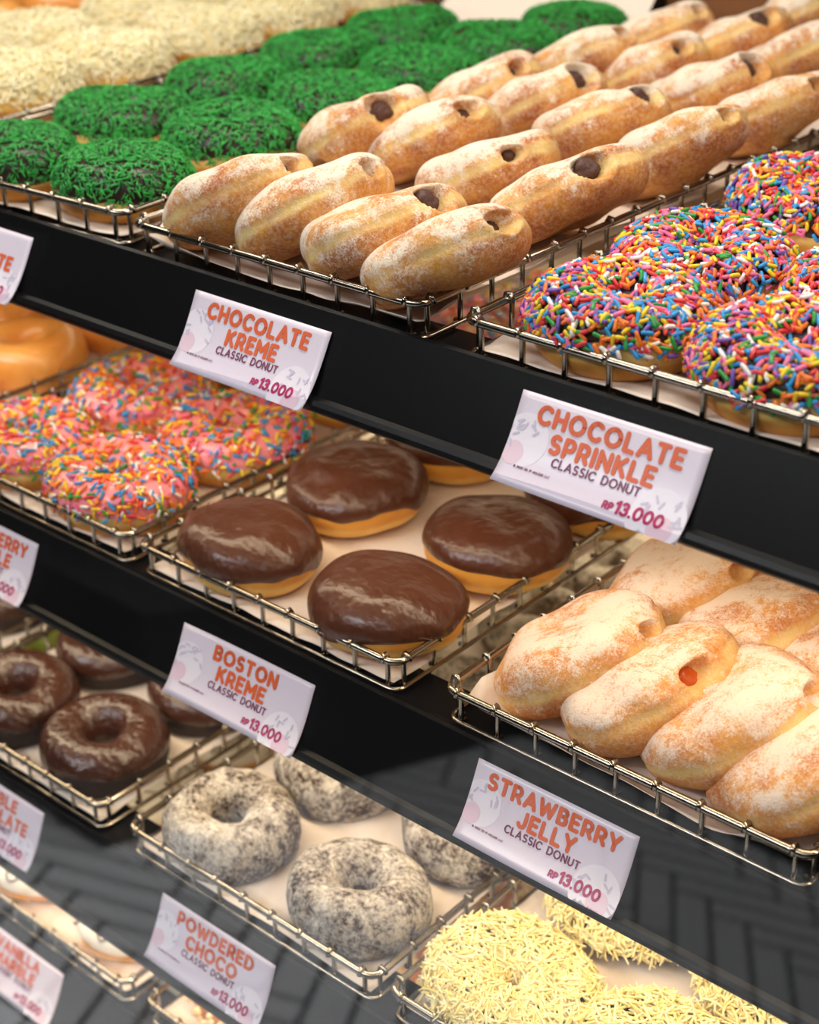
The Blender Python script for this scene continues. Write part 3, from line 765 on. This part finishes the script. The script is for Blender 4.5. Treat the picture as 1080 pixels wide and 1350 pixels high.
# ------------------------------------------------------------------ price cards with stroked lettering
def arc(cx, cy, rx, ry, a0, a1, n=12):
    return [(cx + rx * math.cos(math.radians(a0 + (a1 - a0) * i / n)), cy + ry * math.sin(math.radians(a0 + (a1 - a0) * i / n))) for i in range(n + 1)]
G = {  # letter: (width, strokes) in a unit-high box, y up
 'A': (.82, [[(0, 0), (.41, 1), (.82, 0)], [(.14, .30), (.68, .30)]]),
 'B': (.62, [[(0, 0), (0, 1), (.34, 1)] + arc(.34, .76, .24, .24, 90, -90) + [(0, .52)], [(.30, .52)] + arc(.34, .26, .28, .26, 90, -90) + [(0, 0)]]),
 'C': (.78, [arc(.46, .5, .46, .5, 45, 315, 18)]),
 'D': (.74, [[(0, 0), (0, 1), (.28, 1)] + arc(.28, .5, .46, .5, 90, -90, 14) + [(0, 0)]]),
 'E': (.56, [[(.56, 1), (0, 1), (0, 0), (.56, 0)], [(0, .52), (.48, .52)]]),
 'G': (.82, [arc(.46, .5, .46, .5, 45, 340, 18) + [(.84, .45), (.52, .45)]]),
 'H': (.70, [[(0, 0), (0, 1)], [(.70, 0), (.70, 1)], [(0, .5), (.70, .5)]]),
 'I': (.0, [[(0, 0), (0, 1)]]),
 'J': (.50, [[(.50, 1), (.50, .28)] + arc(.24, .28, .26, .28, 0, -160)]),
 'K': (.66, [[(0, 0), (0, 1)], [(.62, 1), (.02, .45)], [(.22, .60), (.66, 0)]]),
 'L': (.54, [[(0, 1), (0, 0), (.54, 0)]]),
 'M': (.88, [[(0, 0), (0, 1), (.44, .35), (.88, 1), (.88, 0)]]),
 'N': (.72, [[(0, 0), (0, 1), (.72, 0), (.72, 1)]]),
 'O': (.96, [arc(.48, .5, .48, .5, 0, 360, 22)]),
 'P': (.60, [[(0, 0), (0, 1), (.32, 1)] + arc(.32, .70, .28, .30, 90, -90) + [(0, .40)]]),
 'R': (.64, [[(0, 0), (0, 1), (.34, 1)] + arc(.34, .71, .27, .29, 90, -90) + [(0, .42)], [(.34, .42), (.64, 0)]]),
 'S': (.60, [arc(.30, .745, .27, .255, 40, 270, 12) + arc(.30, .25, .30, .25, 90, -140, 12)]),
 'T': (.66, [[(0, 1), (.66, 1)], [(.33, 1), (.33, 0)]]),
 'U': (.70, [[(0, 1), (0, .35)] + arc(.35, .35, .35, .35, 180, 360) + [(.70, 1)]]),
 'V': (.78, [[(0, 1), (.39, 0), (.78, 1)]]),
 'W': (1.16, [[(0, 1), (.28, 0), (.58, .85), (.88, 0), (1.16, 1)]]),
 'Y': (.72, [[(0, 1), (.36, .45), (.72, 1)], [(.36, .45), (.36, 0)]]),
 '0': (.70, [arc(.35, .5, .35, .5, 0, 360, 20)]), '1': (.26, [[(0, .80), (.26, 1), (.26, 0)]]),
 '2': (.58, [arc(.29, .72, .28, .28, 170, -35) + [(0, 0), (.58, 0)]]),
 '3': (.58, [arc(.28, .75, .26, .25, 150, -90, 12), arc(.28, .27, .30, .27, 90, -150, 12)]),
 '.': (.04, [[(.02, .02), (.02, .03)]]), ',': (.04, [[(.04, .06), (0, -.12)]]), ' ': (.40, []), '\u00a9': (.9, [arc(.45, .5, .45, .5, 0, 360, 16), arc(.45, .5, .2, .24, 50, 310, 8)])}
def text_strokes(txt, h, weight, gap):
    """list of polylines in units of h; returns total width"""
    x = 0; out = []
    for ch in txt:
        w, st = G[ch]
        for s in st: out.append([((x + px) * h, py * h) for px, py in s])
        x += w + gap
    return out, (x - gap) * h
def stroke_geo(lines, r, surf, lift):
    V = []; F = []
    for s in lines:
        for i in range(len(s)):
            x, y = s[i]; o = len(V); K = 10
            for k in range(K):
                a = 2 * math.pi * k / K; V.append(surf(x + r * math.cos(a), y + r * math.sin(a), lift))
            F.append(tuple(range(o, o + K)))
            if i + 1 < len(s):
                x2, y2 = s[i + 1]; dx, dy = x2 - x, y2 - y; l = math.hypot(dx, dy)
                if l < 1e-7: continue
                nx, ny = -dy / l * r, dx / l * r; m = max(1, int(l / .004)); o = len(V)
                for q in range(m + 1):
                    px, py = x + dx * q / m, y + dy * q / m
                    V.append(surf(px - nx, py - ny, lift)); V.append(surf(px + nx, py + ny, lift))
                for q in range(m): F.append((o + 2 * q, o + 2 * q + 2, o + 2 * q + 3, o + 2 * q + 1))
    return V, F
def card(k, xl, s0, lines, label, width=.485, length=.205, skew=0., curl=(.0, .0, .0), price='13.000', sub='CLASSIC DONUT', comma='.', tilt_extra=.0):
    yt, zt, yb, zb = fascia(k)
    d = Vector((0, yb + .004 - (yt - .004), (zb + .038) - (zt - .004))).normalized()      # down the leaning rail
    nrm = Vector((0, d.z, -d.y)); nrm = nrm if nrm.y < 0 else -nrm
    org = P(xl, yt - .004, zt - .004) + d * (s0 * W)
    w, l = width * W, length * W
    root = thing('price_card', label, 'price card', 'price cards on the black rails', org + nrm * .0006)
    c1, c2, c3 = curl
    def surf(x, y, lift=0.):                 # x to the right 0..w, y up from the bottom 0..l
        u = min(max(x / w, 0.), 1.); v = min(max(1 - y / l, 0.), 1.)
        e = (c1 * .5 + .0050) * v ** 4 + c2 * (u ** 3) * (.3 + .7 * v) + c3 * ((1 - u) ** 3) + .0012 * math.sin(math.pi * u) * v
        p = Vector((x, 0, 0)) + d * (l - y) + nrm * (e + lift) + Vector((math.tan(skew) * (v * l) * 1., 0, 0))
        return p
    nu, nv = 24, 14
    V = [surf(w * i / (nu - 1), l * j / (nv - 1)) for j in range(nv) for i in range(nu)]
    V += [surf(w * i / (nu - 1), l * j / (nv - 1), -.0003) for j in range(nv) for i in range(nu)]
    n = nu * nv; F = gridfaces(nu, nv, False); F += [tuple(i + n for i in f)[::-1] for f in gridfaces(nu, nv, False)]
    rim = [i for i in range(nu)] + [j * nu + nu - 1 for j in range(1, nv)] + [(nv - 1) * nu + i for i in range(nu - 2, -1, -1)] + [j * nu for j in range(nv - 2, 0, -1)]
    for a_, b_ in zip(rim, rim[1:] + rim[:1]): F.append((b_, a_, a_ + n, b_ + n))
    obj('card', mesh('card', V, F, ['card']), root)
    def cl(x, y): return min(max(x, 0), w), min(max(y, 0), l)
    def discs(lst, lift):
        V = []; F = []; mi = []
        for cx, cy, r, m in lst:
            o = len(V); R_ = 6; K = 40
            for q in range(R_ + 1):
                for a in range(K):
                    x, y = cl(cx + r * q / R_ * math.cos(2 * math.pi * a / K), cy + r * q / R_ * math.sin(2 * math.pi * a / K)); V.append(surf(x, y, lift))
            for q in range(R_):
                for a in range(K): F.append((o + q * K + a, o + q * K + (a + 1) % K, o + (q + 1) * K + (a + 1) % K, o + (q + 1) * K + a)); mi.append(m)
        return V, F, mi
    # faint printed donuts: pale disc with lavender sprinkles, blush bite below
    v, f, mi = discs([(.09 * w, .50 * l, .29 * l, 0), (.865 * w, .17 * l, .32 * l, 0)], .00012); 
    obj('donut_print', mesh('donut_print', v, f, ['card_pale']), root)
    v, f, mi = discs([(.05 * w, .34 * l, .13 * l, 0), (.90 * w, .08 * l, .14 * l, 0)], .0002); obj('blush_print', mesh('blush_print', v, f, ['card_pink']), root)
    g = random.Random(int(abs(xl) * 100) + k); st = []
    for cx, cy, R_ in ((.09 * w, .50 * l, .29 * l), (.865 * w, .17 * l, .32 * l)):
        for q in range(13):
            a = g.uniform(-.4, 3.6); rr = g.uniform(.45, .88) * R_; x, y = cx + rr * math.cos(a), cy + rr * math.sin(a); t = g.uniform(0, 3.14); h = .035 * l
            a_, b_ = cl(x - h * math.cos(t), y - h * math.sin(t)), cl(x + h * math.cos(t), y + h * math.sin(t))
            if 0 < a_[0] < w and 0 < a_[1] < l and 0 < b_[0] < w and 0 < b_[1] < l: st.append([a_, b_])
    v, f = stroke_geo(st, .0125 * l, surf, .0003); obj('sprinkle_print', mesh('sprinkle_print', v, f, ['card_lav'], smooth=False), root)
    # title
    L = []
    H = .172 * l; tops = [.805, .548] if len(lines) == 2 else [.7]
    ccx = .505 * w
    for txt, vy in zip(lines, tops):
        st, tw = text_strokes(txt, H, 0, .42); x0 = ccx - tw / 2
        if tw > w * .86: sc = w * .86 / tw
        else: sc = 1.
        x0 = ccx - tw * sc / 2 + (.0 if vy > .6 else 0)
        L += [[(x0 + x * sc, vy * l - H / 2 + y) for x, y in s] for s in st]
    v, f = stroke_geo(L, .0262 * l, surf, .0004); obj('title_lettering', mesh('title_lettering', v, f, ['ink_or'], smooth=False), root)
    st, tw = text_strokes(sub, .085 * l, 0, .36); x0 = ccx - tw / 2
    v, f = stroke_geo([[(x0 + x, .325 * l + y) for x, y in s] for s in st], .0095 * l, surf, .0004); obj('subtitle_lettering', mesh('subtitle_lettering', v, f, ['ink_plum'], smooth=False), root)
    st, tw = text_strokes('RP', .065 * l, 0, .4); pst, pw = text_strokes(price, .115 * l, 0, .34)
    x0 = .60 * w
    v, f = stroke_geo([[(x0 + x, .115 * l + y) for x, y in s] for s in st], .011 * l, surf, .0004)
    v2, f2 = stroke_geo([[(x0 + tw + .018 * w + x, .105 * l + y) for x, y in s] for s in pst], .0165 * l, surf, .0004)
    v, f, _ = join([(v, f), (v2, f2)]); obj('price_lettering', mesh('price_lettering', v, f, ['ink_mag'], smooth=False), root)
    st, tw = text_strokes('\u00a9 2022 DD IP HOLDER LLC', .022 * l, 0, .36)
    v, f = stroke_geo([[(.085 * w + x, .20 * l + y) for x, y in s] for s in st], .0030 * l, surf, .0004); obj('small_print', mesh('small_print', v, f, ['ink_plum'], smooth=False), root)
    return root
card(0, -3.010, .045, ['CHOCOLATE', 'KREME'], 'white price card reading chocolate kreme on the top rail', .488, .205, 0, (.001, .003, 0))
card(0, -1.945, .037, ['CHOCOLATE', 'SPRINKLE'], 'white price card reading chocolate sprinkle on the top rail', .483, .210, 0, (.003, .001, .0))
card(0, -4.175, .045, ['', 'CHOCOLATE'], 'white price card cut off at the upper left edge of the photo', .485, .205, 0, (.002, .002, 0))
card(1, -3.012, .055, ['BOSTON', 'KREME'], 'white price card reading boston kreme on the second rail', .500, .205, 0, (.001, .001, .003))
card(1, -1.965, .034, ['STRAWBERRY', 'JELLY'], 'white price card reading strawberry jelly on the second rail', .468, .202, 0, (.001, .0, 0))
card(1, -4.175, .045, ['STRAWBERRY', 'SPRINKLE'], 'white price card for pink sprinkled donuts, cut by the left edge', .480, .205, 0, (.001, .0, 0))
card(2, -3.012, .035, ['POWDERED', 'CHOCO'], 'white price card reading powdered choco on the third rail', .478, .203, 0, (.001, .0, 0))
card(2, -4.07, .03, ['DOUBLE', 'CHOCOLATE'], 'white price card for double chocolate, cut by the left edge', .485, .203, 0, (.001, .0, 0))
card(3, -4.15, .02, ['VANILLA', 'MARBLE'], 'blurred white price card on the lowest rail at bottom left', .485, .203, 0, (.001, .0, 0))
